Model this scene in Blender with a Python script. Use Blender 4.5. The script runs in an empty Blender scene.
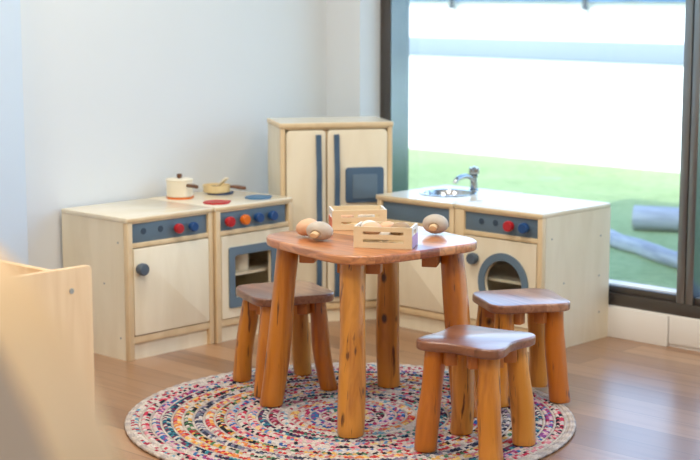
import bpy, bmesh, math, random
from mathutils import Vector, Matrix
C = bpy.context.scene.collection
PI = math.pi
sc = bpy.context.scene

# ------------------------------------------------------------------ materials
def srgb(r, g, b):
    f = lambda c: (c / 12.92 if c <= .04045 else ((c + .055) / 1.055) ** 2.4)
    return (f(r / 255), f(g / 255), f(b / 255), 1)

class NT:
    def __init__(self, name):
        self.m = bpy.data.materials.new(name); self.m.use_nodes = True
        self.t = self.m.node_tree; self.n = self.t.nodes; self.b = self.n['Principled BSDF']
        self.out = self.n['Material Output']
    def node(self, typ, **kw):
        nd = self.n.new(typ)
        for k, v in kw.items():
            if hasattr(nd, k): setattr(nd, k, v)
            else: nd.inputs[k].default_value = v
        return nd
    def link(self, a, b): self.t.links.new(a, b)
    def ramp(self, fac, stops, interp='LINEAR'):
        r = self.node('ShaderNodeValToRGB'); r.color_ramp.interpolation = interp
        e = r.color_ramp.elements
        while len(e) < len(stops): e.new(.5)
        for el, (p, c) in zip(e, stops): el.position = p; el.color = c
        self.link(fac, r.inputs[0]); return r.outputs[0]
    def coords(self, scale=(1, 1, 1), rot=(0, 0, 0), rand=True, space='Object'):
        tc = self.node('ShaderNodeTexCoord'); mp = self.node('ShaderNodeMapping')
        mp.inputs['Scale'].default_value = scale; mp.inputs['Rotation'].default_value = rot
        if rand:
            oi = self.node('ShaderNodeObjectInfo'); ml = self.node('ShaderNodeMath', operation='MULTIPLY')
            ml.inputs[1].default_value = 17.0; self.link(oi.outputs['Random'], ml.inputs[0])
            ad = self.node('ShaderNodeVectorMath', operation='ADD')
            self.link(tc.outputs[space], ad.inputs[0]); self.link(ml.outputs[0], ad.inputs[1])
            self.link(ad.outputs[0], mp.inputs[0])
        else: self.link(tc.outputs[space], mp.inputs[0])
        return mp.outputs[0]
    def mix(self, fac, a, b, mode='MIX'):
        m = self.node('ShaderNodeMix'); m.data_type = 'RGBA'; m.blend_type = mode
        for sk, v in ((0, fac), (6, a), (7, b)):
            if isinstance(v, (int, float)): m.inputs[sk].default_value = v
            elif isinstance(v, tuple): m.inputs[sk].default_value = v
            else: self.link(v, m.inputs[sk])
        return m.outputs[2]
    def bump(self, h, strength=.2, dist=.01):
        b = self.node('ShaderNodeBump'); b.inputs['Strength'].default_value = strength; b.inputs['Distance'].default_value = dist
        self.link(h, b.inputs['Height']); self.link(b.outputs[0], self.b.inputs['Normal'])
    def fin(self, col=None, rough=.5, metal=0, coat=0, coat_r=.1, spec=.5):
        if col is not None:
            if isinstance(col, tuple): self.b.inputs['Base Color'].default_value = col
            else: self.link(col, self.b.inputs['Base Color'])
        self.b.inputs['Roughness'].default_value = rough; self.b.inputs['Metallic'].default_value = metal
        self.b.inputs['Coat Weight'].default_value = coat; self.b.inputs['Coat Roughness'].default_value = coat_r
        self.b.inputs['Specular IOR Level'].default_value = spec
        return self.m

def plain(name, col, rough=.5, metal=0, var=.06, scale=6, coat=0, bump=0):
    t = NT(name); n = t.node('ShaderNodeTexNoise'); n.inputs['Scale'].default_value = scale
    t.link(t.coords(), n.inputs['Vector'])
    d = tuple(c * (1 - var) for c in col[:3]) + (1,); l = tuple(min(1, c * (1 + var)) for c in col[:3]) + (1,)
    c = t.ramp(n.outputs[0], [(.3, d), (.7, l)])
    if bump:
        n2 = t.node('ShaderNodeTexNoise'); n2.inputs['Scale'].default_value = 180; t.link(t.coords(), n2.inputs['Vector'])
        t.bump(n2.outputs[0], bump, .002)
    return t.fin(c, rough, metal, coat)

def grain(name, c1, c2, scale=(3, 3, 40), rough=.45, coat=0, pores=None):
    """plain sawn wood or ply: long soft streaks"""
    t = NT(name); v = t.coords(scale)
    n = t.node('ShaderNodeTexNoise'); n.inputs['Scale'].default_value = 1; n.inputs['Detail'].default_value = 5; n.inputs['Distortion'].default_value = .6
    t.link(v, n.inputs['Vector'])
    c = t.ramp(n.outputs[0], [(.3, c1), (.7, c2)])
    return t.fin(c, rough, 0, coat)

PLY = grain('birch_ply', srgb(234, 220, 190), srgb(244, 232, 205), (14, 14, 3), .38)
PLYTOP = grain('birch_worktop', srgb(232, 217, 186), srgb(240, 228, 202), (4, 14, 10), .25, .3)
BEECH = grain('beech_rail', srgb(218, 190, 146), srgb(230, 205, 164), (22, 22, 5), .42)
INSIDE = grain('cabinet_inside', srgb(206, 178, 134), srgb(220, 194, 150), (14, 14, 3), .5)
MAPLE = grain('maple_board', srgb(228, 188, 140), srgb(239, 204, 158), (30, 30, 3), .4)
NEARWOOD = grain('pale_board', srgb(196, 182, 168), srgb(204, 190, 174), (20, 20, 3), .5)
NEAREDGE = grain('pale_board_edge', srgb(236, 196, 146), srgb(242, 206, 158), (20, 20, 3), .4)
BLUEGREY = plain('blue_grey_paint', srgb(98, 119, 135), .4)
BLUEMAT = plain('blue_grey_handle', srgb(72, 98, 122), .45)
DARKBLUE = plain('navy_paint', srgb(35, 60, 100), .4)
BLUE = plain('blue_knob_paint', srgb(24, 72, 128), .3)
DISCBLUE = plain('blue_disc_paint', srgb(62, 112, 150), .35)
RED = plain('red_knob_paint', srgb(186, 30, 40), .3)
ORANGE = plain('orange_paint', srgb(226, 112, 26), .3)
GREYKNOB = plain('slate_knob_paint', srgb(84, 96, 108), .4)
HOLESHADE = plain('hole_shade', srgb(52, 70, 88), .6)  # shade of the holes painted as the colour of flat discs
CREAM = plain('cream_paint', srgb(238, 226, 200), .35)
PANCREAM = plain('pan_beech', srgb(224, 200, 150), .4)
BROWN = grain('walnut_handle', srgb(92, 58, 38), srgb(124, 80, 52), (30, 30, 8), .4)
CRATE = grain('crate_poplar', srgb(230, 204, 160), srgb(240, 219, 180), (8, 30, 30), .5)
CHROME = plain('chrome', srgb(176, 182, 188), .09, 1, .02)
STEEL = plain('stainless_steel', srgb(200, 204, 208), .2, 1, .03)
SCREW = plain('screw_cap_grey', srgb(165, 165, 160), .4, .4)
WALL = plain('wall_paint', srgb(221, 225, 227), .75, 0, .012, 2, 0, .02)
WALLSKYLIT = plain('column_skylight_tint', srgb(206, 221, 236), .6, 0, .012, 2)  # bluish skylight on the pier is put into its wall colour
WHITE = plain('white_trim_paint', srgb(238, 234, 226), .4, 0, .015, 3)
CEIL = plain('ceiling_paint', srgb(240, 240, 236), .8, 0, .01, 2)
CAPB = plain('vegetable_brown', srgb(196, 184, 168), .7, 0, .12, 25, 0, .2)
CAPP = plain('vegetable_peach', srgb(232, 184, 146), .65, 0, .06, 18)
CAPD = plain('vegetable_dark_brown', srgb(168, 138, 106), .65, 0, .1, 25)
CAPW = plain('vegetable_white', srgb(236, 226, 212), .65, 0, .05, 18)
STEM = plain('vegetable_stem', srgb(222, 190, 146), .65, 0, .06, 30)
TAGO = plain('orange_sticker', srgb(226, 120, 84), .4, 0, .2, 40)
TAGP = plain('violet_sticker', srgb(176, 140, 190), .4, 0, .2, 40)
FENCE = plain('fence_white', srgb(238, 238, 240), .7, 0, .01, 1)
FENCEB = plain('fence_rail_blue', srgb(134, 146, 160), .6, 0, .02, 1)
GUTTER = plain('gutter_blue', srgb(84, 128, 180), .5, 0, .3, 2.5)
BRACK = plain('bracket_grey', srgb(70, 78, 86), .5)
CONCRETE = plain('concrete', srgb(170, 168, 160), .8, 0, .08, 4)

def m_frame():
    t = NT('bronze_frame'); n = t.node('ShaderNodeTexNoise'); n.inputs['Scale'].default_value = 3
    t.link(t.coords(), n.inputs['Vector'])
    c = t.ramp(n.outputs[0], [(.3, srgb(60, 53, 48)), (.7, srgb(68, 61, 55))])
    return t.fin(c, .32, 0, .5, .25)
FRAME = m_frame()

JAMBGLARE = plain('jamb_glare_metal', srgb(124, 138, 144), .16, .9, .03)  # lighter than the frame, to carry the glare on the jamb

SATIN = plain('satin_bronze', srgb(150, 160, 166), .3, 1, .03)

def m_floor():
    t = NT('floor_planks'); v = t.coords((1, 1, 1), (0, 0, PI / 2), False)
    br = t.node('ShaderNodeTexBrick'); br.offset = .37; br.squash = 1
    for k, val in (('Scale', 1), ('Mortar Size', .0016), ('Mortar Smooth', .3), ('Brick Width', 1.5), ('Row Height', .13)): br.inputs[k].default_value = val
    br.inputs['Color1'].default_value = (0, 0, 0, 1); br.inputs['Color2'].default_value = (1, 1, 1, 1); br.inputs['Mortar'].default_value = (.5, .5, .5, 1)
    t.link(v, br.inputs['Vector'])
    base = t.ramp(br.outputs['Color'], [(0, srgb(126, 86, 58)), (.35, srgb(150, 108, 76)), (.7, srgb(162, 119, 84)), (1, srgb(178, 135, 98))])
    # each plank takes its own grain offset
    v2 = t.coords((1, 1, 1), (0, 0, PI / 2), False)
    off = t.node('ShaderNodeVectorMath', operation='MULTIPLY_ADD')
    t.link(br.outputs['Color'], off.inputs[0]); off.inputs[1].default_value = (7, 3, 5); t.link(v2, off.inputs[2])
    mp = t.node('ShaderNodeMapping'); mp.inputs['Scale'].default_value = (1.6, 26, 1); t.link(off.outputs[0], mp.inputs[0])
    n = t.node('ShaderNodeTexNoise'); n.inputs['Scale'].default_value = 1; n.inputs['Detail'].default_value = 6; n.inputs['Distortion'].default_value = 1.2; t.link(mp.outputs[0], n.inputs['Vector'])
    g = t.ramp(n.outputs[0], [(.25, (.62, .56, .52, 1)), (.5, (1, 1, 1, 1)), (.8, (1.0, 1.0, 1.0, 1))])
    c = t.mix(.75, base, g, 'MULTIPLY')
    c = t.mix(br.outputs['Fac'], c, srgb(104, 72, 48))
    t.bump(n.outputs[0], .06, .002)
    return t.fin(c, .34, 0, .6, .26)
FLOOR = m_floor()

def m_strips(name, w, stops, rot):
    """glued hardwood strips, each with its own tone, under varnish"""
    t = NT(name); v = t.coords((1, 1, 1), (0, 0, rot), False)
    sp = t.node('ShaderNodeSeparateXYZ'); t.link(v, sp.inputs[0])
    oi = t.node('ShaderNodeObjectInfo')
    d = t.node('ShaderNodeMath', operation='DIVIDE'); t.link(sp.outputs[0], d.inputs[0]); d.inputs[1].default_value = w
    fl = t.node('ShaderNodeMath', operation='FLOOR'); t.link(d.outputs[0], fl.inputs[0])
    cb = t.node('ShaderNodeCombineXYZ'); t.link(fl.outputs[0], cb.inputs[0]); t.link(oi.outputs['Random'], cb.inputs[1])
    wn = t.node('ShaderNodeTexWhiteNoise'); t.link(cb.outputs[0], wn.inputs['Vector'])
    base = t.ramp(wn.outputs['Value'], stops)
    ad = t.node('ShaderNodeVectorMath', operation='MULTIPLY_ADD'); t.link(wn.outputs['Color'], ad.inputs[0]); ad.inputs[1].default_value = (5, 5, 5); t.link(v, ad.inputs[2])
    mp = t.node('ShaderNodeMapping'); mp.inputs['Scale'].default_value = (45, 4, 45); t.link(ad.outputs[0], mp.inputs[0])
    n = t.node('ShaderNodeTexNoise'); n.inputs['Scale'].default_value = 1; n.inputs['Detail'].default_value = 5; n.inputs['Distortion'].default_value = 1.5; t.link(mp.outputs[0], n.inputs['Vector'])
    g = t.ramp(n.outputs[0], [(.3, (.5, .42, .38, 1)), (.6, (1, 1, 1, 1))])
    c = t.mix(.8, base, g, 'MULTIPLY')
    return t.fin(c, .3, 0, .6, .22)
TOPWOOD = m_strips('acacia_strips', .075, [(0, srgb(152, 78, 40)), (.4, srgb(186, 106, 62)), (.75, srgb(200, 124, 74)), (1, srgb(222, 156, 104))], .55)
SEATWOOD = m_strips('acacia_seat_strips', .07, [(0, srgb(124, 80, 58)), (.5, srgb(150, 98, 70)), (.8, srgb(170, 118, 88)), (1, srgb(186, 138, 106))], .5)
BLOCK = grain('reddish_block', srgb(176, 102, 46), srgb(202, 126, 62), (30, 30, 8), .4, .3)

def m_log():
    t = NT('varnished_log')
    v = t.coords((26, 26, 2.2)); n = t.node('ShaderNodeTexNoise'); n.inputs['Scale'].default_value = 1; n.inputs['Detail'].default_value = 4; n.inputs['Distortion'].default_value = .7
    t.link(v, n.inputs['Vector'])
    oi = t.node('ShaderNodeObjectInfo')
    tone = t.ramp(oi.outputs['Random'], [(0, srgb(194, 108, 18)), (.5, srgb(206, 128, 32)), (1, srgb(220, 154, 64))])
    g = t.ramp(n.outputs[0], [(.3, (.55, .40, .28, 1)), (.54, (1, 1, 1, 1)), (.8, (1, 1, 1, 1))])
    c = t.mix(.8, tone, g, 'MULTIPLY')
    v3 = t.coords((70, 70, 6)); n3 = t.node('ShaderNodeTexNoise'); n3.inputs['Scale'].default_value = 1; n3.inputs['Detail'].default_value = 3; t.link(v3, n3.inputs['Vector'])
    st = t.ramp(n3.outputs[0], [(.62, (0, 0, 0, 1)), (.70, (1, 1, 1, 1))])
    c = t.mix(st, c, srgb(104, 58, 24))
    v2 = t.coords((11, 11, 6.5)); vo = t.node('ShaderNodeTexVoronoi'); vo.inputs['Scale'].default_value = 1; t.link(v2, vo.inputs['Vector'])
    kn = t.ramp(vo.outputs['Distance'], [(.07, (1, 1, 1, 1)), (.13, (0, 0, 0, 1))])
    c = t.mix(kn, c, srgb(70, 36, 18))
    t.bump(n.outputs[0], .15, .004)
    return t.fin(c, .35, 0, .5, .2)
LOG = m_log()

def m_garden_log():
    t = NT('weathered_log'); n = t.node('ShaderNodeTexNoise'); n.inputs['Scale'].default_value = 1; n.inputs['Detail'].default_value = 4
    t.link(t.coords((4, 30, 30)), n.inputs['Vector'])
    return t.fin(t.ramp(n.outputs[0], [(.3, srgb(136, 142, 154)), (.7, srgb(184, 188, 196))]), .8)
GLOG = m_garden_log()

def m_grass():
    t = NT('lawn_turf'); n = t.node('ShaderNodeTexNoise'); n.inputs['Scale'].default_value = 22; n.inputs['Detail'].default_value = 5
    t.link(t.coords((1, 1, 1), (0, 0, 0), False), n.inputs['Vector'])
    n2 = t.node('ShaderNodeTexNoise'); n2.inputs['Scale'].default_value = 1.6; t.link(t.coords((1, 1, 1), (0, 0, 0), False), n2.inputs['Vector'])
    a = t.ramp(n.outputs[0], [(.3, srgb(130, 152, 98)), (.7, srgb(158, 174, 120))])
    b = t.ramp(n2.outputs[0], [(.35, (.86, .9, .84, 1)), (.65, (1, 1, 1, 1))])
    return t.fin(t.mix(1, a, b, 'MULTIPLY'), .9)
GRASS = m_grass()

def m_rug():
    t = NT('braided_cotton'); a = t.node('ShaderNodeAttribute'); a.attribute_name = 'Col'
    n = t.node('ShaderNodeTexNoise'); n.inputs['Scale'].default_value = 260; t.link(t.coords((1, 1, 1), (0, 0, 0), False), n.inputs['Vector'])
    c = t.mix(.6, a.outputs['Color'], t.ramp(n.outputs[0], [(.35, (.5, .47, .47, 1)), (.65, (.9, .87, .87, 1))]), 'MULTIPLY')
    return t.fin(c, .9, spec=.2)
RUG = m_rug()

def m_glass():
    t = NT('clear_pane'); t.n.remove(t.b)
    tr = t.node('ShaderNodeBsdfTransparent'); gl = t.node('ShaderNodeBsdfGlossy'); gl.inputs['Roughness'].default_value = .01
    tr.inputs['Color'].default_value = (.965, .985, .99, 1)
    lw = t.node('ShaderNodeLayerWeight'); lw.inputs['Blend'].default_value = .5
    pw = t.node('ShaderNodeMath', operation='POWER'); t.link(lw.outputs['Facing'], pw.inputs[0]); pw.inputs[1].default_value = 5
    fr = t.node('ShaderNodeMath', operation='MULTIPLY_ADD'); t.link(pw.outputs[0], fr.inputs[0]); fr.inputs[1].default_value = .9; fr.inputs[2].default_value = .035
    mx = t.node('ShaderNodeMixShader'); t.link(fr.outputs[0], mx.inputs[0]); t.link(tr.outputs[0], mx.inputs[1]); t.link(gl.outputs[0], mx.inputs[2])
    t.link(mx.outputs[0], t.out.inputs['Surface']); return t.m
GLASS = m_glass()

def m_emit(name, col, s):
    t = NT(name); t.b.inputs['Emission Color'].default_value = col; t.b.inputs['Emission Strength'].default_value = s
    return t.fin(col, .5)

# ------------------------------------------------------------------ geometry helpers
class MB:
    def __init__(self): self.bm = bmesh.new()
    def box(self, x0, x1, y0, y1, z0, z1, bev=.0, seg=2, M=None):
        b = bmesh.new(); bmesh.ops.create_cube(b, size=1)
        for v in b.verts: v.co = Vector(((x0 + x1) / 2 + v.co.x * (x1 - x0), (y0 + y1) / 2 + v.co.y * (y1 - y0), (z0 + z1) / 2 + v.co.z * (z1 - z0)))
        if bev: bmesh.ops.bevel(b, geom=b.edges[:], offset=bev, segments=seg, affect='EDGES', profile=.5)
        return self._add(b, M)
    def _add(self, b, M=None):
        if M is not None: bmesh.ops.transform(b, matrix=M, verts=b.verts)
        me = bpy.data.meshes.new('t'); b.to_mesh(me); b.free(); self.bm.from_mesh(me); bpy.data.meshes.remove(me); return self
    def lathe(self, prof, seg=32, M=None, cap=True):
        """prof: (r, z) from bottom to top, about z"""
        b = bmesh.new(); rings = []
        for r, z in prof:
            if r < 1e-6: rings.append([b.verts.new((0, 0, z))])
            else: rings.append([b.verts.new((r * math.cos(2 * PI * i / seg), r * math.sin(2 * PI * i / seg), z)) for i in range(seg)])
        for A, B in zip(rings, rings[1:]):
            for i in range(seg):
                j = (i + 1) % seg
                if len(A) == 1 and len(B) == 1: continue
                if len(A) == 1: b.faces.new((A[0], B[j], B[i]))
                elif len(B) == 1: b.faces.new((A[i], A[j], B[0]))
                else: b.faces.new((A[i], A[j], B[j], B[i]))
        if cap:
            if len(rings[0]) > 1: b.faces.new(rings[0][::-1])
            if len(rings[-1]) > 1: b.faces.new(rings[-1])
        bmesh.ops.recalc_face_normals(b, faces=b.faces)
        return self._add(b, M)
    def prism(self, pts, z0, z1, bev=0, seg=3, M=None, hole=None):
        """extrude an outline in xy from z0 to z1"""
        b = bmesh.new()
        vs = [b.verts.new((x, y, z0)) for x, y in pts]; f = b.faces.new(vs)
        r = bmesh.ops.extrude_face_region(b, geom=[f])
        up = [e for e in r['geom'] if isinstance(e, bmesh.types.BMVert)]
        bmesh.ops.translate(b, verts=up, vec=(0, 0, z1 - z0))
        bmesh.ops.recalc_face_normals(b, faces=b.faces)
        if bev:
            caps = [e for e in b.edges if abs(e.verts[0].co.z - e.verts[1].co.z) < 1e-6]
            bmesh.ops.bevel(b, geom=caps, offset=bev, segments=seg, affect='EDGES', profile=.5)
        return self._add(b, M)
    def ringplate(self, outer, inner, z0, z1, M=None):
        """plate with a hole: outlines with equal point counts"""
        b = bmesh.new(); n = len(outer)
        L = [[b.verts.new((x, y, z)) for x, y in o] for o, z in ((outer, z0), (outer, z1), (inner, z1), (inner, z0))]
        for k in range(4):
            A, B = L[k], L[(k + 1) % 4]
            for i in range(n):
                j = (i + 1) % n; b.faces.new((A[i], A[j], B[j], B[i]))
        bmesh.ops.recalc_face_normals(b, faces=b.faces)
        return self._add(b, M)
    def tube(self, path, rad, seg=12, M=None):
        b = bmesh.new(); P = [Vector(p) for p in path]; n = len(P)
        R = rad if isinstance(rad, (list, tuple)) else [rad] * n
        up = Vector((0, 0, 1)); rings = []
        t0 = (P[1] - P[0]).normalized(); side = t0.cross(up if abs(t0.z) < .95 else Vector((1, 0, 0))).normalized()
        for i in range(n):
            t = (P[min(i + 1, n - 1)] - P[max(i - 1, 0)]).normalized()
            side = (side - t * side.dot(t)).normalized(); o = t.cross(side)
            rings.append([b.verts.new(P[i] + (side * math.cos(2 * PI * k / seg) + o * math.sin(2 * PI * k / seg)) * R[i]) for k in range(seg)])
        for A, B in zip(rings, rings[1:]):
            for i in range(seg): b.faces.new((A[i], A[(i + 1) % seg], B[(i + 1) % seg], B[i]))
        b.faces.new(rings[0][::-1]); b.faces.new(rings[-1]); bmesh.ops.recalc_face_normals(b, faces=b.faces)
        return self._add(b, M)
    def build(self, name, mat, parent=None, smooth=True, loc=None):
        me = bpy.data.meshes.new(name); self.bm.to_mesh(me); self.bm.free()
        me.materials.append(mat)
        if smooth:
            me.shade_smooth()
            try: me.set_sharp_from_angle(angle=math.radians(38))
            except Exception: pass
        o = bpy.data.objects.new(name, me); C.objects.link(o)
        if parent is not None: o.parent = parent
        if loc: o.location = loc
        return o

def tag(o, label=None, cat=None, group=None, kind=None):
    for k, v in (('label', label), ('category', cat), ('group', group), ('kind', kind)):
        if v: o[k] = v
    return o
def thing(name, label, cat, loc=(0, 0, 0), rz=0, group=None):
    o = bpy.data.objects.new(name, None); C.objects.link(o); o.empty_display_size = .05
    o.location = loc; o.rotation_euler = (0, 0, rz); return tag(o, label, cat, group)
def copy_tree(o, parent=None):
    c = o.copy(); C.objects.link(c)
    if parent is not None: c.parent = parent
    for ch in list(o.children): copy_tree(ch, c)
    return c
def circ(r, n=48, cx=0, cy=0, sx=1, sy=1): return [(cx + r * sx * math.cos(2 * PI * i / n), cy + r * sy * math.sin(2 * PI * i / n)) for i in range(n)]
def rrect(x0, x1, y0, y1, r, n=6):
    p = []
    for cx, cy, a0 in ((x1 - r, y1 - r, 0), (x0 + r, y1 - r, PI / 2), (x0 + r, y0 + r, PI), (x1 - r, y0 + r, 1.5 * PI)):
        for k in range(n + 1): p.append((cx + r * math.cos(a0 + PI / 2 * k / n), cy + r * math.sin(a0 + PI / 2 * k / n)))
    return p
# outline in (x, z), thickness along -y:  local (x, y, z) -> (x, -z, y)
FACE = Matrix(((1, 0, 0, 0), (0, 0, -1, 0), (0, 1, 0, 0), (0, 0, 0, 1)))
def T(x, y, z): return Matrix.Translation((x, y, z))

# ------------------------------------------------------------------ the setting
XW, YW = 4.735, 4.505          # window wall plane, left wall plane
def struct(o): o['kind'] = 'structure'; return o
struct(MB().box(-2.5, XW + .13, -2.5, YW + .15, -.12, 0).build('floor', FLOOR, smooth=False))
struct(MB().box(-2.5, XW + .35, -2.5, YW + .15, 2.75, 3.0).build('ceiling', CEIL, smooth=False))
struct(MB().box(-2.5, XW + .13, YW, YW + .15, 0, 2.75).build('wall_left', WALL, smooth=False))
struct(MB().box(2.2, 3.078, YW - .075, YW, 0, 2.75).build('wall_left_pier', WALLSKYLIT, smooth=False))
struct(MB().box(4.616, XW + .13, 4.316, YW, 0, 2.75).build('wall_corner', WALL, smooth=False))
struct(MB().box(-2.62, -2.5, -2.62, YW + .15, 0, 2.75).build('wall_back', WALL, smooth=False))
struct(MB().box(-2.5, XW + .13, -2.62, -2.5, 0, 2.75).build('wall_right', WALL, smooth=False))
# the window: one glazed run along x = XW
WB = .115
struct(MB().box(XW, XW + .13, -2.5, 4.316, 0, WB).build('wall_window', WHITE, smooth=False))
struct(MB().box(XW, XW + .13, -2.5, 4.316, 2.55, 2.75).build('wall_window_head', WALL, smooth=False))
win = struct(bpy.data.objects.new('window_1', None)); C.objects.link(win); win.location = (XW, 0, 0)
f = MB()
f.box(0, .115, 4.26, 4.316, WB, 2.55, .002)                                     # left jamb
f.box(0, .115, -2.5, 4.26, WB, .160, .002)                                      # lower track
f.box(.012, .115, -2.5, 4.26, .160, .186, .002)                                 # sash bottom rail
f.box(0, .115, -2.5, 4.26, 2.48, 2.55, .002)                                    # head
f.build('window_frame', FRAME, win)
MB().box(.003, .113, 4.2575, 4.2605, WB + .05, 2.48).build('jamb_glare_strip', JAMBGLARE, win)  # added strip that gives the dark jamb its daylight glare
for y in (2.832, 1.35, -.1, -1.55):
    g = MB(); g.box(0, .115, y, y + .032, .1605, 2.48, .002); g.box(-.004, .11, y + .033, y + .065, .1605, 2.48, .002)
    g.build('mullion', SATIN, win)
MB().box(.03, .088, 2.897, 4.26, .186, .189).build('sill_sky_reflection', WHITE, win)  # white strip paints the sky's reflection on top of the dark sill
for a, b in ((2.897, 4.26), (1.415, 2.832), (-.035, 1.35), (-1.485, -.1)):
    MB().box(.088, .094, a, b, .186, 2.48).build('pane', GLASS, win, smooth=False)
struct(MB().box(XW - .016, XW, 2.922, 4.316, 0, WB - .004, .002).build('baseboard_window', WHITE))
struct(MB().box(XW - .007, XW, -2.5, 2.920, .012, WB - .004, .002).build('baseboard_window_right', WHITE))

# outdoors
lawn = struct(MB().box(XW + .13, 22, -8, 24, -.3, -.02).build('ground_lawn', GRASS, smooth=False))
struct(MB().box(XW + .13, XW + .35, -2.5, YW + .15, -.02, .0).build('path_edging', CONCRETE, smooth=False))
fn = thing('garden_wall', 'long white boundary wall at the far side of the lawn', 'wall', (9.62, 6, -.02))
MB().box(0, .12, -14, 14, 0, 1.19).build('wall_panel', FENCE, fn, smooth=False)
MB().box(-.012, 0, -14, 14, .75, .905, .004).build('painted_band', FENCEB, fn)
MB().box(-.05, .17, -14, 14, 1.19, 1.40, .01).build('blue_coping', GUTTER, fn)
for y in (-9.3, -6.7, -4.1, -1.5, .695, 1.955, 4.6, 7.2):
    q = MB(); q.box(-.07, -.05, y - .018, y + .018, 1.13, 1.34, .004); q.lathe([(.03, -.02), (.03, .0)], 12, T(-.06, y, 1.15)); q.build('bracket', BRACK, fn)

def garden_log(p0, p1, r, label, seed):
    rn = random.Random(seed); P0 = Vector(p0); P1 = Vector(p1); d = P1 - P0; L = d.length
    o = thing('garden_log', label, 'log', P0, math.atan2(d.y, d.x), 'logs lying on the lawn')
    path = [(L * k / 10, rn.uniform(-.01, .01), rn.uniform(-.004, .004)) for k in range(11)]
    MB().tube(path, [r * rn.uniform(.95, 1.05) for _ in path], 18).build('trunk', GLOG, o)
    MB().lathe([(r * .93, 0), (r * .93, .006)], 18, T(-.004, 0, 0) @ Matrix.Rotation(PI / 2, 4, 'Y')).build('cut_end', CONCRETE, o)
garden_log((7.10, 4.62, .045), (7.75, 3.2, .045), .065, 'thick grey log on the lawn, beside the window mullion and farther out', 3)
garden_log((6.75, 4.72, .015), (5.98, 3.35, .015), .04, 'slim pale grey log lying diagonally on the lawn just outside the glass', 5)

# ------------------------------------------------------------------ kitchen units
H, TT = .493, .016
def carcass(root, W, D, Hh, zs, st=.022, kick=.058, stl=None):
    """hollow body: sides, back, bottom, shelf, plinth; face rails at the heights in zs"""
    stl = stl or st
    b = MB()
    b.box(0, .012, .0205, D, 0, Hh); b.box(W - .012, W, .0205, D, 0, Hh)
    b.box(.012, W - .012, D - .008, D, .03, Hh); b.box(.012, W - .012, .02, D - .008, kick + .008, kick + .018)
    b.box(.012, W - .012, .03, D - .008, .228, .238)
    b.build('body', INSIDE if False else PLY, root)
    s = MB()
    s.box(0, stl, -.002, .02, 0, Hh, .002); s.box(W - st, W, -.002, .02, 0, Hh, .002)
    for z0, z1 in zs: s.box(stl - .002, W - st + .002, 0, .02, z0, z1, .002)
    s.build('face_frame', BEECH, root)
    MB().box(stl, W - st, .012, .022, 0, kick).build('plinth', PLY, root)
def worktop(root, W, D, Hh, ov=.004, holes=None, mat=None):
    m = MB()
    if holes:
        cx, cy, r = holes
        n = 48; out = []
        for i in range(n):
            a = 2 * PI * i / n; dx, dy = math.cos(a), math.sin(a)
            t = min(((W + ov - cx) if dx > 0 else (cx + ov)) / max(abs(dx), 1e-6), ((D - cy) if dy > 0 else (cy + ov)) / max(abs(dy), 1e-6))
            out.append((cx + dx * t, cy + dy * t))
        # snap the four nearest samples onto the corners
        for c in ((-ov, -ov), (W + ov, -ov), (W + ov, D), (-ov, D)):
            k = min(range(n), key=lambda i: (out[i][0] - c[0]) ** 2 + (out[i][1] - c[1]) ** 2); out[k] = c
        m.ringplate(out, circ(r, n, cx, cy), Hh, Hh + TT)
    else:
        m.prism(rrect(-ov, W + ov, -ov, D, .008, 3), Hh, Hh + TT, .003, 2)
    return m.build('worktop', mat or PLYTOP, root)
def edging(root, W, Hh, ov=.004):
    MB().box(-ov + .004, W + ov - .004, -ov - .0015, -ov + .002, Hh + .002, Hh + TT - .003, .001).build('worktop_edge', BEECH, root)
def knob(root, name, mat, x, z, r=.017, L=.022, y=-.001, parent=None):
    prof = [(r * .8, 0), (r * .8, L * .25), (r, L * .35), (r, L * .85), (r * .86, L), (0, L)]
    return MB().lathe(prof, 24, T(x, y, z) @ Matrix.Rotation(PI / 2, 4, 'X')).build(name, mat, parent or root)
def disc_part(root, name, mat, x, z, r, L, y, parent=None):
    return MB().lathe([(r, 0), (r, L), (0, L)], 20, T(x, y, z) @ Matrix.Rotation(PI / 2, 4, 'X')).build(name, mat, parent or root)
def panel(root, x0, x1, z0, z1, name='control_panel', mat=None, y=.008):
    return MB().box(x0, x1, y, y + .008, z0, z1, .001).build(name, mat or BLUEGREY, root)
def door(root, x0, x1, z0, z1, hole=None, y0=-.004, rad=.006):
    d = MB()
    if hole is None: d.prism(rrect(x0, x1, z0, z1, rad, 4), 0, .014, .002, 2, T(0, y0 + .014, 0) @ FACE)
    else:
        n = len(hole); cx, cz = sum(p[0] for p in hole) / n, sum(p[1] for p in hole) / n; out = []
        for (hx, hz) in hole:
            dx, dz = hx - cx, hz - cz
            t = min(((x1 - cx) if dx > 0 else (cx - x0)) / max(abs(dx), 1e-6), ((z1 - cz) if dz > 0 else (cz - z0)) / max(abs(dz), 1e-6))
            out.append((cx + dx * t, cz + dz * t))
        for c in ((x0, z0), (x1, z0), (x1, z1), (x0, z1)):
            k = min(range(n), key=lambda i: (out[i][0] - c[0]) ** 2 + (out[i][1] - c[1]) ** 2); out[k] = c
        d.ringplate(out, hole, 0, .014, T(0, y0 + .014, 0) @ FACE)
    return d.build('door', PLY, root)
def screws(root, pts, x, sgn, r=.0035):
    for yy, zz in pts:
        MB().lathe([(r, 0), (r, .0012), (0, .0012)], 12, T(x, yy, zz) @ Matrix.Rotation(sgn * PI / 2, 4, 'Y')).build('screw_cap', SCREW, root)
Hb = H - TT
RAILS = [(.058, .083), (.388, .404), (Hb - .006, Hb)]

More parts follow.
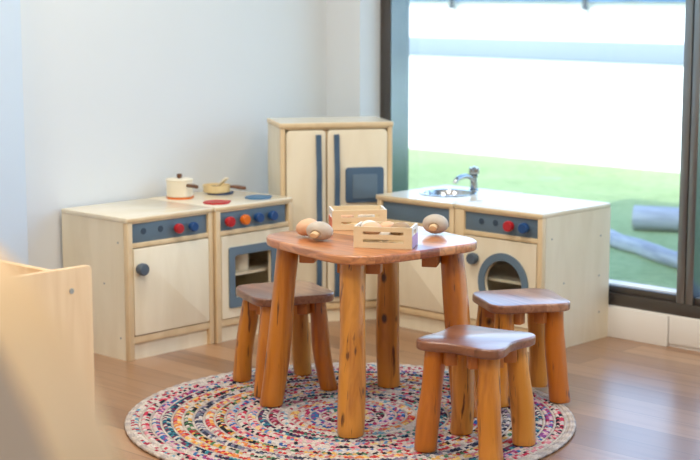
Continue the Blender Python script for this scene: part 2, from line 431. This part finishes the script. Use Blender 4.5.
# cupboard at the left end
WA, DA = .384, .365
A = thing('play_cupboard', 'birch play kitchen cupboard at the left end, closed door with slate knob', 'toy kitchen unit', (3.2665, 4.1265, 0))
carcass(A, WA, DA, Hb, RAILS); worktop(A, WA - .004, DA, Hb, .004); edging(A, WA, Hb)
panel(A, .022, WA - .022, .404, Hb - .006)
for x in (.077, .152): disc_part(A, 'hole_shade_disc', HOLESHADE, x, .441, .011, .0015, .008)
knob(A, 'red_knob', RED, .218, .437); knob(A, 'blue_knob', BLUE, .284, .436)
d = door(A, .024, WA - .024, .086, .385); knob(A, 'knob', GREYKNOB, .048, .316, .021, .03, -.004, d)
screws(A, [(.05, .405), (.13, .255), (.045, .075)], 0, -1)

# oven
WO, DO = .382, .375
O = thing('play_oven', 'birch play oven with four coloured knobs and a blue framed oven door', 'toy kitchen unit', (3.6555, 4.1165, 0))
carcass(O, WO, DO, Hb, RAILS); worktop(O, WO - .001, DO, Hb, .002); edging(O, WO, Hb, .002)
panel(O, .022, WO - .03, .404, Hb - .006)
for x, n, m in ((.057, 'red_knob', RED), (.131, 'orange_knob', ORANGE), (.198, 'blue_knob', BLUE), (.268, 'blue_knob', BLUE)): knob(O, n, m, x, .437, .0185, .024)
hole = rrect(.082, .264, .158, .312, .012, 11)
d = door(O, .024, WO - .024, .086, .385, hole)
fr = MB().ringplate(rrect(.055, .294, .122, .342, .008, 11), hole, 0, .006, T(0, -.0045, 0) @ FACE).build('window_frame', BLUEGREY, d, smooth=False)
for x, y, m in ((.0785, .0825, RED), (.277, .0755, DISCBLUE), (.266, .272, DARKBLUE), (.078, .285, ORANGE)):
    h = MB(); h.lathe([(.048, 0), (.048, .005), (.046, .0065), (.039, .0065), (.037, .005), (0, .005)], 40, T(x, y, H))
    h.box(x + .036, x + .052, y - .022, y - .006, H, H + .0075, .003)
    h.build('hob_disc', m, O)
jar = thing('toy_beaker', 'cream toy beaker on the shelf inside the oven', 'toy pot', (3.6555 + .182, 4.1165 + .080, .2385))
MB().lathe([(.034, 0), (.036, .004), (.036, .062), (.032, .062), (.030, .008), (0, .008)], 32).build('beaker_wall', CREAM, jar)

# refrigerator across the corner
WF, DF, HF = .43, .27, .761
F = thing('play_refrigerator', 'tall birch play refrigerator across the corner, two doors with long blue handles', 'toy kitchen unit', (4.046, 4.188, 0), math.radians(-33.57))
b = MB()
hb = HF - .018
b.box(0, .014, .0205, DF, 0, hb); b.box(WF - .014, WF, .0205, DF, 0, hb); b.box(.014, WF - .014, DF - .008, DF, .03, hb); b.box(.014, WF - .014, .02, DF - .008, .06, .07); b.box(.014, WF - .014, .03, DF - .008, .4, .41)
b.build('body', PLY, F)
s = MB(); s.box(0, .018, -.002, .02, 0, hb, .002); s.box(WF - .018, WF, -.002, .02, 0, hb, .002); s.box(.018, WF - .018, 0, .02, .05, .075, .002); s.box(.018, WF - .018, 0, .02, hb - .006, hb, .001); s.box(.166, .182, .012, .02, .075, hb - .006)
s.build('face_frame', BEECH, F); MB().box(.018, WF - .018, .012, .022, 0, .05).build('plinth', PLY, F)
MB().prism(rrect(-.005, WF + .005, -.007, DF, .01, 3), hb, HF, .004, 3).build('top_board', BEECH, F)
MB().prism(rrect(.001, WF - .001, -.001, DF - .004, .008, 3), HF, HF + .001).build('top_veneer', PLYTOP, F)
d1 = door(F, .021, .1715, .079, hb - .009, None, -.006, .016); d2 = door(F, .1775, WF - .021, .079, hb - .009, None, -.006, .016)
def bow(x, d, z0, z1):
    w = .0095; m = MB(); pts = []
    n = 40
    for k in range(n + 1):
        t = k / n; z = z0 + (z1 - z0) * t; y = -.006 - .008 - .012 * math.sin(PI * t) ** .6 - .003 * math.sin(6 * PI * t)
        pts.append((y, z))
    prev = None; bm = bmesh.new(); rings = []
    for y, z in pts: rings.append([bm.verts.new((x + sx * w, y + sy * .005, z)) for sx, sy in ((-1, -1), (1, -1), (1, 1), (-1, 1))])
    for a, b2 in zip(rings, rings[1:]):
        for i in range(4): bm.faces.new((a[i], a[(i + 1) % 4], b2[(i + 1) % 4], b2[i]))
    bm.faces.new(rings[0][::-1]); bm.faces.new(rings[-1]); bmesh.ops.recalc_face_normals(bm, faces=bm.faces)
    m._add(bm)
    m.box(x - w, x + w, -.02, -.0062, z0, z0 + .02, .002); m.box(x - w, x + w, -.02, -.0062, z1 - .02, z1, .002)
    m.build('handle', BLUEMAT, d)
bow(.142, d1, .135, .718); bow(.211, d2, .10, .718)
sp = MB().prism(rrect(.246, .394, .458, .592, .012, 5), 0, .008, .002, 2, T(0, -.0062, 0) @ FACE).build('dispenser_panel', BLUEMAT, d2)
MB().prism(rrect(.272, .368, .474, .566, .008, 5), 0, .003, .001, 2, T(0, -.0143, 0) @ FACE).build('dispenser_screen', BLUEGREY, sp)

# sink unit and washing machine face the room's left
WD, DD = .374, .41
S = thing('play_sink', 'birch play sink unit with a round steel basin and chrome tap', 'toy kitchen unit', (4.3105, 3.9400, 0), -PI / 2)
carcass(S, WD, DD, Hb, RAILS)
bx, by, br_ = .168, .212, .106
worktop(S, WD - .004, DD, Hb, .004, (bx, by, br_ - .008)); edging(S, WD, Hb)
panel(S, .022, WD - .022, .404, Hb - .006, 'front_panel')
d = door(S, .024, WD - .024, .086, .385); knob(S, 'knob', GREYKNOB, .068, .325, .021, .03, -.004, d)
MB().lathe([(.0, H - .055), (.02, H - .056), (.07, H - .05), (.089, H - .03), (.0965, H + .0005), (br_, H + .0015), (br_ + .003, H + .0008), (br_ + .003, H + .003), (br_ - .004, H + .0045), (.095, H + .003), (.087, H - .03), (.068, H - .047), (.02, H - .053), (0, H - .052)], 48, T(bx, by, 0), False).build('basin', STEEL, S)
fx, fy = .184, .347
tp = MB(); tp.lathe([(.019, H), (.019, H + .004), (.0145, H + .007), (.0135, H + .05), (.0155, H + .052), (.0155, H + .058), (.010, H + .062), (0, H + .062)], 28, T(fx, fy, 0))
path = [(fx, fy - .006, H + .032)]
for k in range(13):
    a = PI * (.0 + 1.02 * k / 12); path.append((fx - .004 * k / 12, fy - .058 + .05 * math.cos(a), H + .038 + .021 * math.sin(a)))
tp.tube(path, [.0095] * 11 + [.0095, .0095, .0105], 14)
tap = tp.build('tap', CHROME, S)
hd = MB(); pts = [(.0195 * (1 + .2 * math.cos(4 * a)) * math.cos(a), .0195 * (1 + .2 * math.cos(4 * a)) * math.sin(a)) for a in [2 * PI * i / 40 for i in range(40)]]
hd.prism(pts, H + .063, H + .088, .003, 3, T(fx, fy, 0)); hd.lathe([(.009, H + .087), (.008, H + .092), (0, H + .093)], 16, T(fx, fy, 0)); hd.build('tap_handle', CHROME, tap)

WE, DE = .3885, .41
E_ = thing('play_washing_machine', 'birch play washing machine with a round porthole door, under the window', 'toy kitchen unit', (4.3105, 3.5610, 0), -PI / 2)
carcass(E_, WE, DE, Hb, RAILS, .02, .058, .042); worktop(E_, WE - .001, DE, Hb, .003); edging(E_, WE, Hb, .003)
panel(E_, .042, WE - .018, .404, Hb - .006)
for x in (.115, .178): disc_part(E_, 'hole_shade_disc', HOLESHADE, x, .441, .011, .0015, .008)
knob(E_, 'red_knob', RED, .252, .439, .019, .024); knob(E_, 'blue_knob', BLUE, .318, .439, .019, .024)
hole = circ(.083, 48, .226, .230)
d = door(E_, .044, WE - .022, .086, .385, hole); knob(E_, 'knob', GREYKNOB, .098, .308, .021, .03, -.004, d)
MB().ringplate(circ(.11, 48, .226, .230), hole, 0, .006, T(0, -.0045, 0) @ FACE).build('porthole_ring', BLUEGREY, d)
MB().lathe([(.088, 0), (.088, .003)], 40, T(.226, .008, .230) @ Matrix.Rotation(PI / 2, 4, 'X')).build('pane', GLASS, d)
screws(E_, [(.055, .40), (.35, .38), (.055, .20), (.35, .10), (.345, .235), (.13, .235)], WE, 1)

# ------------------------------------------------------------------ pot, pan on the hob
pot = thing('toy_saucepan', 'cream lidded toy saucepan with a brown side handle, on the orange hob disc', 'toy pot', (3.7335, 4.4015, H + .0066), math.radians(-92))
MB().lathe([(.045, 0), (.048, .003), (.048, .060), (.045, .060), (.045, .006), (0, .006)], 40).build('pot_wall', CREAM, pot)
lid = MB().lathe([(.0, .0602), (.049, .0602), (.050, .0635), (.046, .0665), (0, .0675)], 40).build('lid', CREAM, pot)
MB().lathe([(.006, .067), (.006, .070), (.010, .072), (.010, .082), (.008, .084), (0, .084)], 20).build('lid_knob', BROWN, lid)
MB().tube([(.047, -.0, .044), (.055, -.0, .0445), (.08, -.0, .045), (.103, -.0, .044), (.106, 0, .044)], [.006, .0065, .0075, .007, .004], 12).build('handle', BROWN, pot)
pan = thing('toy_frying_pan', 'shallow pale toy frying pan with a long brown handle, on the navy disc', 'toy pot', (3.911, 4.396, H + .0066), math.radians(-48))
MB().lathe([(.046, 0), (.050, .003), (.052, .028), (.048, .028), (.046, .006), (0, .006)], 40).build('pan_wall', PANCREAM, pan)
MB().tube([(.051, 0, .021), (.062, 0, .021), (.085, 0, .018), (.108, 0, .015), (.111, 0, .015)], [.0055, .006, .0075, .007, .004], 12).build('handle', BROWN, pan)
spn = thing('toy_spatula', 'cream toy spatula leaning in the frying pan', 'toy utensil', (3.911, 4.396, H + .0135), math.radians(-48))
q = MB(); Mx = T(.004, .012, .012) @ Matrix.Rotation(math.radians(-46), 4, 'Z') @ Matrix.Rotation(math.radians(-34), 4, 'Y')
q.box(-.012, .066, -.009, .009, -.002, .004, .0015, 2, Mx); q.build('blade', CREAM, spn)
MB().box(-.014, .012, -.007, .007, .0008, .005, .0015, 2, T(-.006, .004, .012)).build('handle', BROWN, spn)

# ------------------------------------------------------------------ rug
def make_rug():
    cx, cy, R = 3.264, 3.09, .660
    rn = random.Random(8)
    pitch = .031
    cream = [srgb(212, 198, 184), srgb(198, 186, 174), srgb(222, 210, 198), srgb(188, 178, 172)]
    PALS = [
        [(232, 222, 214), (178, 60, 84), (222, 214, 200), (120, 170, 190), (214, 206, 196)],
        [(204, 62, 88), (226, 150, 160), (40, 44, 56), (222, 214, 204), (214, 204, 196)],
        [(168, 52, 96), (150, 80, 150), (60, 120, 170), (224, 180, 190), (216, 208, 198)],
        [(44, 76, 106), (62, 140, 156), (216, 210, 200), (126, 60, 90), (36, 44, 70)],
        [(232, 142, 80), (204, 58, 60), (236, 200, 120), (224, 214, 200), (200, 120, 130)],
        [(60, 66, 88), (120, 128, 146), (214, 206, 200), (50, 50, 66), (150, 130, 150)],
        [(38, 40, 44), (84, 130, 92), (226, 176, 96), (178, 50, 60), (220, 212, 200)],
        [(236, 206, 140), (224, 214, 200), (228, 170, 180), (90, 140, 190), (200, 70, 90)],
        [(52, 92, 160), (150, 180, 208), (222, 214, 206), (190, 60, 100), (226, 160, 150)],
        [(150, 40, 66), (90, 40, 60), (224, 216, 206), (60, 130, 110), (196, 120, 140)],
    ]
    order = [0, 7, 9, 2, 8, 4, 0, 9, 3, 7, 1, 8, 6, 4, 5, 6, 4, 3, 2, 1, 0, 1]
    V, Fc, Cl = [], [], []
    per = .040; seg = 9; K = 5
    def strand(path, cols, rad, flat):
        base = len(V); n = len(path)
        for i in range(n):
            x, y, z = path[i]
            ax, ay, _ = path[max(i - 1, 0)]; bx_, by_, _ = path[min(i + 1, n - 1)]
            tx, ty = bx_ - ax, by_ - ay; l = math.hypot(tx, ty) or 1; nx, ny = -ty / l, tx / l
            for k in range(K):
                a = 2 * PI * k / K + .3
                V.append((x + nx * rad * math.cos(a), y + ny * rad * math.cos(a), z + flat * rad * math.sin(a))); Cl.append(cols[i])
        for i in range(n - 1):
            for k in range(K):
                a = base + i * K + k; b2 = base + i * K + (k + 1) % K
                Fc.append((a, b2, b2 + K, a + K))
    # braided spiral: three plaited strips, with a thin cream cord between the turns
    bands = []
    th = 2 * PI * .45; S = 0; pts = []
    while True:
        r = pitch * th / (2 * PI)
        if r > R - .022: break
        pts.append((th, r, S)); ds = per / seg; th += ds / r; S += ds
    for s in range(3):
        path, cols = [], []
        for (t, r, L) in pts:
            ph = 2 * PI * (L / per + s / 3)
            rr = r + .0075 * math.sin(ph); z = .0066 + .0026 * math.sin(2 * ph)
            path.append((rr * math.cos(t), rr * math.sin(t), z))
            ring = min(int(r / pitch), len(order) - 1)
            cell = int(L / per * 2 + s * .667)
            h = random.Random(cell * 31 + s * 7 + 3)
            if h.random() < .10: c = cream[int(h.random() * 4)]
            else: c = srgb(*PALS[order[ring]][int(h.random() * 5)])
            cols.append(c)
        strand(path, cols, .0062, .75)
    for off, cc in ((.0155, cream),):
        path, cols = [], []
        for (t, r, L) in pts:
            rr = r + off + .0008 * math.sin(2 * PI * L / .016)
            path.append((rr * math.cos(t), rr * math.sin(t), .0074 + .0008 * math.cos(2 * PI * L / .016)))
            h = random.Random(int(L / .02)); cols.append(cc[int(h.random() * 4)])
        strand(path, cols, .0042, 1)
    # finishing border
    for rr in (R - .038, R - .030, R - .022, R - .014, R - .006):
        n = 700; path = [(rr * math.cos(2 * PI * i / n), rr * math.sin(2 * PI * i / n), .0068 - (.003 if rr < R - .018 else 0) + .0012 * math.sin(i * .9)) for i in range(n + 1)]
        strand(path, [cream[(i // 5) % 4] for i in range(n + 1)], .0068, .8)
    # backing
    b0 = len(V); n = 96
    for z in (.0008, .0045):
        for i in range(n): V.append(((R - .004) * math.cos(2 * PI * i / n), (R - .004) * math.sin(2 * PI * i / n), z)); Cl.append(srgb(150, 136, 128))
    Fc.append(tuple(range(b0 + n - 1, b0 - 1, -1))); Fc.append(tuple(range(b0 + n, b0 + 2 * n)))
    for i in range(n): Fc.append((b0 + i, b0 + (i + 1) % n, b0 + n + (i + 1) % n, b0 + n + i))
    me = bpy.data.meshes.new('braided_rug'); me.from_pydata(V, [], Fc)
    at = me.color_attributes.new('Col', 'FLOAT_COLOR', 'POINT')
    at.data.foreach_set('color', [c for col in Cl for c in col])
    me.shade_smooth(); me.materials.append(RUG)
    o = bpy.data.objects.new('braided_rug', me); C.objects.link(o); o.location = (cx, cy, 0)
    tag(o, 'large round multicoloured braided rug under the table and stools', 'rug')
make_rug()
RZ = .0146

# ------------------------------------------------------------------ table and stools of round wood
def log_leg(p0, p1, r0, r1, seed):
    """p0 foot, p1 top: a peeled branch with slight bends and bulges"""
    rn = random.Random(seed); P0 = Vector(p0); P1 = Vector(p1); n = 16; K = 18
    ph = [rn.uniform(0, 6.28) for _ in range(8)]; b = bmesh.new(); rings = []
    ax = (P1 - P0)
    for i in range(n + 1):
        t = i / n; c = P0.lerp(P1, t); bend = math.sin(PI * t) * .0035
        c = c + Vector((bend * math.cos(ph[0]), bend * math.sin(ph[0]), 0)) + Vector((.002 * math.sin(7 * t + ph[1]), .002 * math.sin(6 * t + ph[2]), 0))
        r = r0 + (r1 - r0) * t; r *= 1 + .03 * math.sin(9 * t + ph[3])
        if i == 0: r *= .94
        ring = []
        for k in range(K):
            a = 2 * PI * k / K
            rr = r * (1 + .035 * math.sin(2 * a + ph[4] + 1.2 * t) + .02 * math.sin(3 * a + ph[5] - 2 * t) + .012 * math.sin(5 * a + 6 * t + ph[6]))
            ring.append(b.verts.new((c.x + rr * math.cos(a), c.y + rr * math.sin(a), c.z if 0 < i < n else (p0[2] if i == 0 else p1[2]))))
        rings.append(ring)
        if i == 0: # small worn edge at the foot
            ring2 = [b.verts.new((v.co.x + (v.co.x - c.x) * .055, v.co.y + (v.co.y - c.y) * .055, v.co.z + .004)) for v in ring]; rings.append(ring2)
    for A_, B_ in zip(rings, rings[1:]):
        for k in range(K): b.faces.new((A_[k], A_[(k + 1) % K], B_[(k + 1) % K], B_[k]))
    b.faces.new(rings[0][::-1]); b.faces.new(rings[-1]); bmesh.ops.recalc_face_normals(b, faces=b.faces)
    m = MB(); m._add(b); return m
def lobed(R, amp, n=120, seed=0, th0=0):
    rn = random.Random(seed); p = [rn.uniform(0, 6.28) for _ in range(4)]
    out = []
    for i in range(n):
        a = 2 * PI * i / n
        c4 = math.cos(4 * (a - th0))
        r = R * (1 - amp + amp * (c4 * .8 + .2 * math.cos(8 * (a - th0)) * .6)) + R * (.012 * math.sin(2 * a + p[0]) + .012 * math.sin(3 * a + p[1]) + .008 * math.sin(5 * a + p[2]))
        out.append((r * math.cos(a), r * math.sin(a)))
    return out
def rustic(name, label, cat, x, y, th0, Zt, thick, R, amp, foot, top, rf, rt, bl, topmat, seed, group=None, topname='seat', feet=None, tops=None):
    o = thing(name, label, cat, (x, y, RZ), math.radians(th0), group)
    z = Zt - RZ
    MB().prism(lobed(R, amp, 120, seed), z - thick, z, .006, 4).build(topname, topmat, o)
    for k in range(4):
        a = PI / 2 * k
        rn = random.Random(seed * 10 + k); jf = foot * rn.uniform(.98, 1.02)
        fa, ta = (jf * math.cos(a), jf * math.sin(a)), (top * math.cos(a), top * math.sin(a))
        if feet: fa = feet[k]; ta = tops[k]
        log_leg((fa[0], fa[1], 0), (ta[0], ta[1], z - thick - .0005), rf, rt, seed * 10 + k).build('leg', LOG, o)
        bw, bd, bh, br = bl
        M = Matrix.Rotation(a, 4, 'Z')
        MB().box(br - bd, br, -bw / 2, bw / 2, z - thick - bh, z - thick - .0005, .003, 2, M).build('leg_block', BLOCK, o)
    return o
def loc(x, y, cx, cy, th):
    c_, s_ = math.cos(math.radians(-th)), math.sin(math.radians(-th)); x -= cx; y -= cy
    return (c_ * x - s_ * y, s_ * x + c_ * y)
tx, ty, tth = 3.37, 3.105, 32.5
# back, left, front, right
FT = [loc(a, b, tx, ty, tth) for a, b in ((3.592, 3.232), (3.178, 3.336), (3.102, 2.933), (3.486, 2.834))]
TP = [loc(a, b, tx, ty, tth) for a, b in ((3.567, 3.220), (3.226, 3.306), (3.168, 2.985), (3.512, 2.916))]
rustic('log_table', 'low rustic table with wavy wooden top on four thick log legs', 'table', tx, ty, tth, .526, .026, .322, .115, .283, .225, .0385, .0345, (.125, .045, .045, .205), TOPWOOD, 3, None, 'tabletop', FT, TP)
G = 'log stools around the table'
rustic('log_stool', 'log legged stool nearest the viewer, in front of the table', 'stool', 3.255, 2.61, 55.5, .323, .027, .168, .175, .140, .112, .0325, .030, (.095, .034, .04, .10), SEATWOOD, 5, G)
rustic('log_stool', 'log legged stool behind the table, in front of the oven', 'stool', 3.376, 3.484, 21, .321, .026, .165, .12, .152, .112, .030, .028, (.095, .034, .04, .10), SEATWOOD, 6, G)
rustic('log_stool', 'log legged stool in front of the washing machine porthole', 'stool', 3.780, 2.860, 12, .324, .026, .163, .13, .138, .112, .032, .029, (.095, .034, .04, .10), SEATWOOD, 7, G)

# ------------------------------------------------------------------ crates and wooden toy vegetables on the table
ZT = .5265
def crate(label, x, y, rz, tagm, end):
    o = thing('wooden_crate', label, 'crate', (x, y, ZT), rz, 'small slatted crates on the table')
    L, D, h, t = .168, .105, .061, .006
    b = MB(); b.box(t, L - t, t, D - t, 0, t); b.build('base_board', CRATE, o)
    for y0 in (0, D - t):
        s = MB()
        for z0, z1 in ((0, .0165), (.0255, .0385), (.0475, h)): s.box(0, L, y0, y0 + t, z0, z1)
        for z0, z1 in ((.0165, .0255), (.0385, .0475)): s.box(0, .027, y0, y0 + t, z0, z1); s.box(L - .024, L, y0, y0 + t, z0, z1)
        s.build('slotted_side', CRATE, o, smooth=False)
    for x0, nm in ((0, 0), (L - t, 1)):
        # end board with a finger slot; outline in (y, z) -> extrude along x
        M = Matrix(((0, 0, 1, x0), (1, 0, 0, 0), (0, 1, 0, 0), (0, 0, 0, 1)))
        s = MB(); s.ringplate(rrect(t, D - t, 0, h, .002, 8), rrect(D / 2 - .022, D / 2 + .022, .034, .050, .0078, 8), 0, t, M)
        e = s.build('end_board', WHITE, o, smooth=False)
        if nm == end:
            xx = -.0012 if nm == 0 else L + .0002
            MB().box(xx, xx + .001, t + .001, D - t - .001, .002, .036).build('sticker', tagm, e)
    return o
crate('slatted wooden crate at the front of the table, full of wooden toy vegetables', 3.206, 3.022, math.radians(-58.4), TAGP, 1)
crate('slatted wooden crate at the back of the table, nearer the refrigerator', 3.396, 3.290, math.radians(-39.7), TAGO, 0)
GM = 'wooden toy vegetables'
def vegetable(label, x, y, z, r, mat, tilt, az, squash=.8, wide=1.05):
    """cap radius r; axis tilted from vertical by tilt towards azimuth az (the stem then points the other way)"""
    o = thing('toy_vegetable', label, 'toy food', (x, y, z), 0, GM)
    V = Matrix.Rotation(math.radians(43.4), 4, 'Z')
    R = V @ Matrix.Diagonal((1, wide, squash, 1)) @ V.inverted() @ Matrix.Rotation(az, 4, 'Z') @ Matrix.Rotation(tilt, 4, 'Y')
    prof = [(0, -.48 * r), (.32 * r, -.48 * r), (.45 * r, -.56 * r), (.65 * r, -.50 * r), (.85 * r, -.30 * r), (.97 * r, -.06 * r), (r, .16 * r), (.93 * r, .42 * r), (.76 * r, .66 * r), (.5 * r, .82 * r), (.25 * r, .89 * r), (0, .91 * r)]
    MB().lathe(prof, 32, R).build('rounded_body', mat, o)
    MB().lathe([(0, -1.0 * r), (.25 * r, -.99 * r), (.30 * r, -.93 * r), (.31 * r, -.50 * r)], 20, R).build('stem', STEM, o)
    return o
tc = math.atan2(-.687, -.726)                 # azimuth towards the seat of the viewer
away = tc + PI
r1 = .034
vegetable('brown toy vegetable lying at the left of the front crate, stem towards the viewer', 3.222, 3.176, ZT + .0282, .0355, CAPB, math.radians(74), away - .42, .82, 1.16)
vegetable('peach toy vegetable lying just behind the brown one at the table\'s left', 3.252, 3.250, ZT + .0275, .0335, CAPP, math.radians(50), away + .9, .85, 1.1)
vegetable('brown toy vegetable lying at the right of the front crate, stem towards the viewer', 3.552, 3.012, ZT + .030, .036, CAPB, math.radians(76), away - .25, .85, 1.1)
ca, sa = math.cos(math.radians(-58.4)), math.sin(math.radians(-58.4))
def in_crate(u, v): return 3.206 + ca * u - sa * v, 3.022 + sa * u + ca * v
for (u, v, dz, r, mt, tl, azo, lb) in (
    (.046, .036, .051, .028, CAPP, 25, 2.6, 'peach toy vegetable in the front crate, the left one in front'),
    (.128, .040, .051, .029, CAPD, 40, .6, 'brown domed toy vegetable at the right end of the front crate'),
    (.031, .074, .054, .023, CAPW, 50, .2, 'white toy vegetable in the front crate behind the peach one at its left'),
    (.084, .071, .053, .023, CAPP, 35, 1.4, 'peach toy vegetable in the middle of the front crate, at the back'),
    (.088, .030, .034, .021, CAPW, 70, 1.0, 'white toy vegetable low in the middle of the front crate')):
    px, py = in_crate(u, v); vegetable(lb, px, py, ZT + dz - .003, r, mt, math.radians(tl), away + azo)
ca2, sa2 = math.cos(math.radians(-39.7)), math.sin(math.radians(-39.7))
for (u, v, dz, r, mt, tl, azo, lb) in (
    (.112, .053, .044, .026, CAPW, 25, .6, 'white toy vegetable at the right end of the back crate'),
    (.050, .052, .040, .024, CAPP, 60, .4, 'peach toy vegetable low at the left of the back crate')):
    vegetable(lb, 3.396 + ca2 * u - sa2 * v, 3.290 + sa2 * u + ca2 * v, ZT + dz - .012, r, mt, math.radians(tl), away + azo)

# ------------------------------------------------------------------ furniture at the left edge
sh = thing('maple_shelf_unit', 'low maple shelf unit at the left edge, its end board towards the viewer', 'shelf', (2.262, 2.994, 0))
eb = MB().prism(rrect(-.50, 0, 0, .60, .012, 5), 0, .018, .002, 2, T(0, .018, 0) @ FACE).build('end_board', MAPLE, sh)
MB().box(-.122, -.104, .0185, 1.1, .02, .60, .002).build('back_board', MAPLE, sh)
for z in (.06, .32): MB().box(-.48, -.1225, .0185, 1.08, z, z + .016, .001).build('shelf_board', MAPLE, sh)
MB().box(-.50, 0, 1.1, 1.118, 0, .6, .002).build('end_board', MAPLE, sh)
screws(sh, [], 0, 1)
MB().lathe([(.0065, 0), (.0065, .0015), (.0035, .0015), (.003, .001), (0, .001)], 16, T(-.062, 0, .545) @ Matrix.Rotation(PI / 2, 4, 'X')).build('screw_cap', SCREW, eb)

yaw = math.radians(43.44); fw = Vector((math.cos(yaw), math.sin(yaw), 0)); rt = Vector((math.sin(yaw), -math.cos(yaw), 0))
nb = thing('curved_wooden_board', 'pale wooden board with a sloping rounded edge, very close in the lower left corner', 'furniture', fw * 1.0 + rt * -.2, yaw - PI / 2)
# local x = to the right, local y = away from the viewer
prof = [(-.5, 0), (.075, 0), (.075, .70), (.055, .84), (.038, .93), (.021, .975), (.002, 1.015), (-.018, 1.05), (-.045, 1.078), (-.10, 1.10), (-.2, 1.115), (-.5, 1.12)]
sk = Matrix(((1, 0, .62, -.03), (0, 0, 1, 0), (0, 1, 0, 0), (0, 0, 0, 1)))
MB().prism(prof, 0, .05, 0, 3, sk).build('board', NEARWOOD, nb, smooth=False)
def edge_band(prof, t, z0, z1):
    bm = bmesh.new(); rings = []; n = len(prof)
    for i, (x, y) in enumerate(prof):
        a, b = prof[max(i - 1, 0)], prof[min(i + 1, n - 1)]; dx, dy = b[0] - a[0], b[1] - a[1]; l = math.hypot(dx, dy); nx, ny = dy / l, -dx / l
        rings.append([bm.verts.new(p) for p in ((x, y, z0), (x, y, z1), (x + nx * t, y + ny * t, z1), (x + nx * t, y + ny * t, z0))])
    for a, b in zip(rings, rings[1:]):
        for k in range(4): bm.faces.new((a[k], a[(k + 1) % 4], b[(k + 1) % 4], b[k]))
    bm.faces.new(rings[0][::-1]); bm.faces.new(rings[-1]); bmesh.ops.recalc_face_normals(bm, faces=bm.faces); return bm
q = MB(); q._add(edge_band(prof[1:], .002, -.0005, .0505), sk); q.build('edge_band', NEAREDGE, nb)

# ------------------------------------------------------------------ light
def area(name, loc, size, power, col):
    L = bpy.data.lights.new(name, 'AREA'); L.shape = 'RECTANGLE'; L.size, L.size_y = size; L.energy = power; L.color = col
    o = bpy.data.objects.new(name, L); C.objects.link(o); o.location = loc; return o
fill_lamps = [(-.4, .5), (1.4, 1.4), (1.0, 3.4), (3.4, 1.2), (3.1, 3.3)]  # unseen ceiling panels, added to light the room and the near board
for i, (x, y) in enumerate(fill_lamps):
    lt = thing('added_ceiling_light', 'added square white ceiling light panel, unseen above the room', 'light', (x, y, 2.748), 0, 'added ceiling light panels')
    MB().ringplate(rrect(-.4, .4, -.4, .4, .01, 3), rrect(-.36, .36, -.36, .36, .005, 3), -.03, 0).build('fill_lamp_frame', WHITE, lt, smooth=False)
    area('fill_lamp', (x, y, 2.72), (.7, .7), 29, (1, .95, .88))
sun = bpy.data.lights.new('sun', 'SUN'); sun.energy = 4.2; sun.angle = math.radians(.6); sun.color = (1, .97, .94)
so = bpy.data.objects.new('sun', sun); C.objects.link(so)
el = math.radians(43.5); dv = Vector((math.cos(el) * .97, math.cos(el) * .22, -math.sin(el)))
so.rotation_euler = dv.to_track_quat('-Z', 'Y').to_euler(); so.location = (0, 0, 6)
w = bpy.data.worlds.new('sky'); sc.world = w; w.use_nodes = True
nt = w.node_tree; bg = nt.nodes['Background']
sky = nt.nodes.new('ShaderNodeTexSky'); sky.sky_type = 'NISHITA'; sky.sun_disc = False; sky.sun_elevation = el; sky.sun_rotation = math.atan2(-dv.x, -dv.y); sky.dust_density = .8; sky.air_density = 1.2; sky.ozone_density = 2.0
nt.links.new(sky.outputs[0], bg.inputs['Color']); bg.inputs['Strength'].default_value = .70

# ------------------------------------------------------------------ camera
cam = bpy.data.cameras.new('camera'); co = bpy.data.objects.new('camera', cam); C.objects.link(co)
f_px = 1567.0; pitch = math.atan((230 + 9.3) / f_px)
cam.sensor_width = 36; cam.lens = f_px / 700 * 36; cam.clip_start = .05
co.location = (0, 0, 1.25)
dirv = fw * math.cos(pitch) + Vector((0, 0, -math.sin(pitch)))
co.rotation_euler = dirv.to_track_quat('-Z', 'Y').to_euler()
cam.dof.use_dof = True; cam.dof.focus_distance = 4.45; cam.dof.aperture_fstop = 3.4
sc.camera = co
vs = sc.view_settings; vs.view_transform = 'Standard'; vs.look = 'None'; vs.gamma = 1; vs.use_curve_mapping = False; vs.exposure = 0
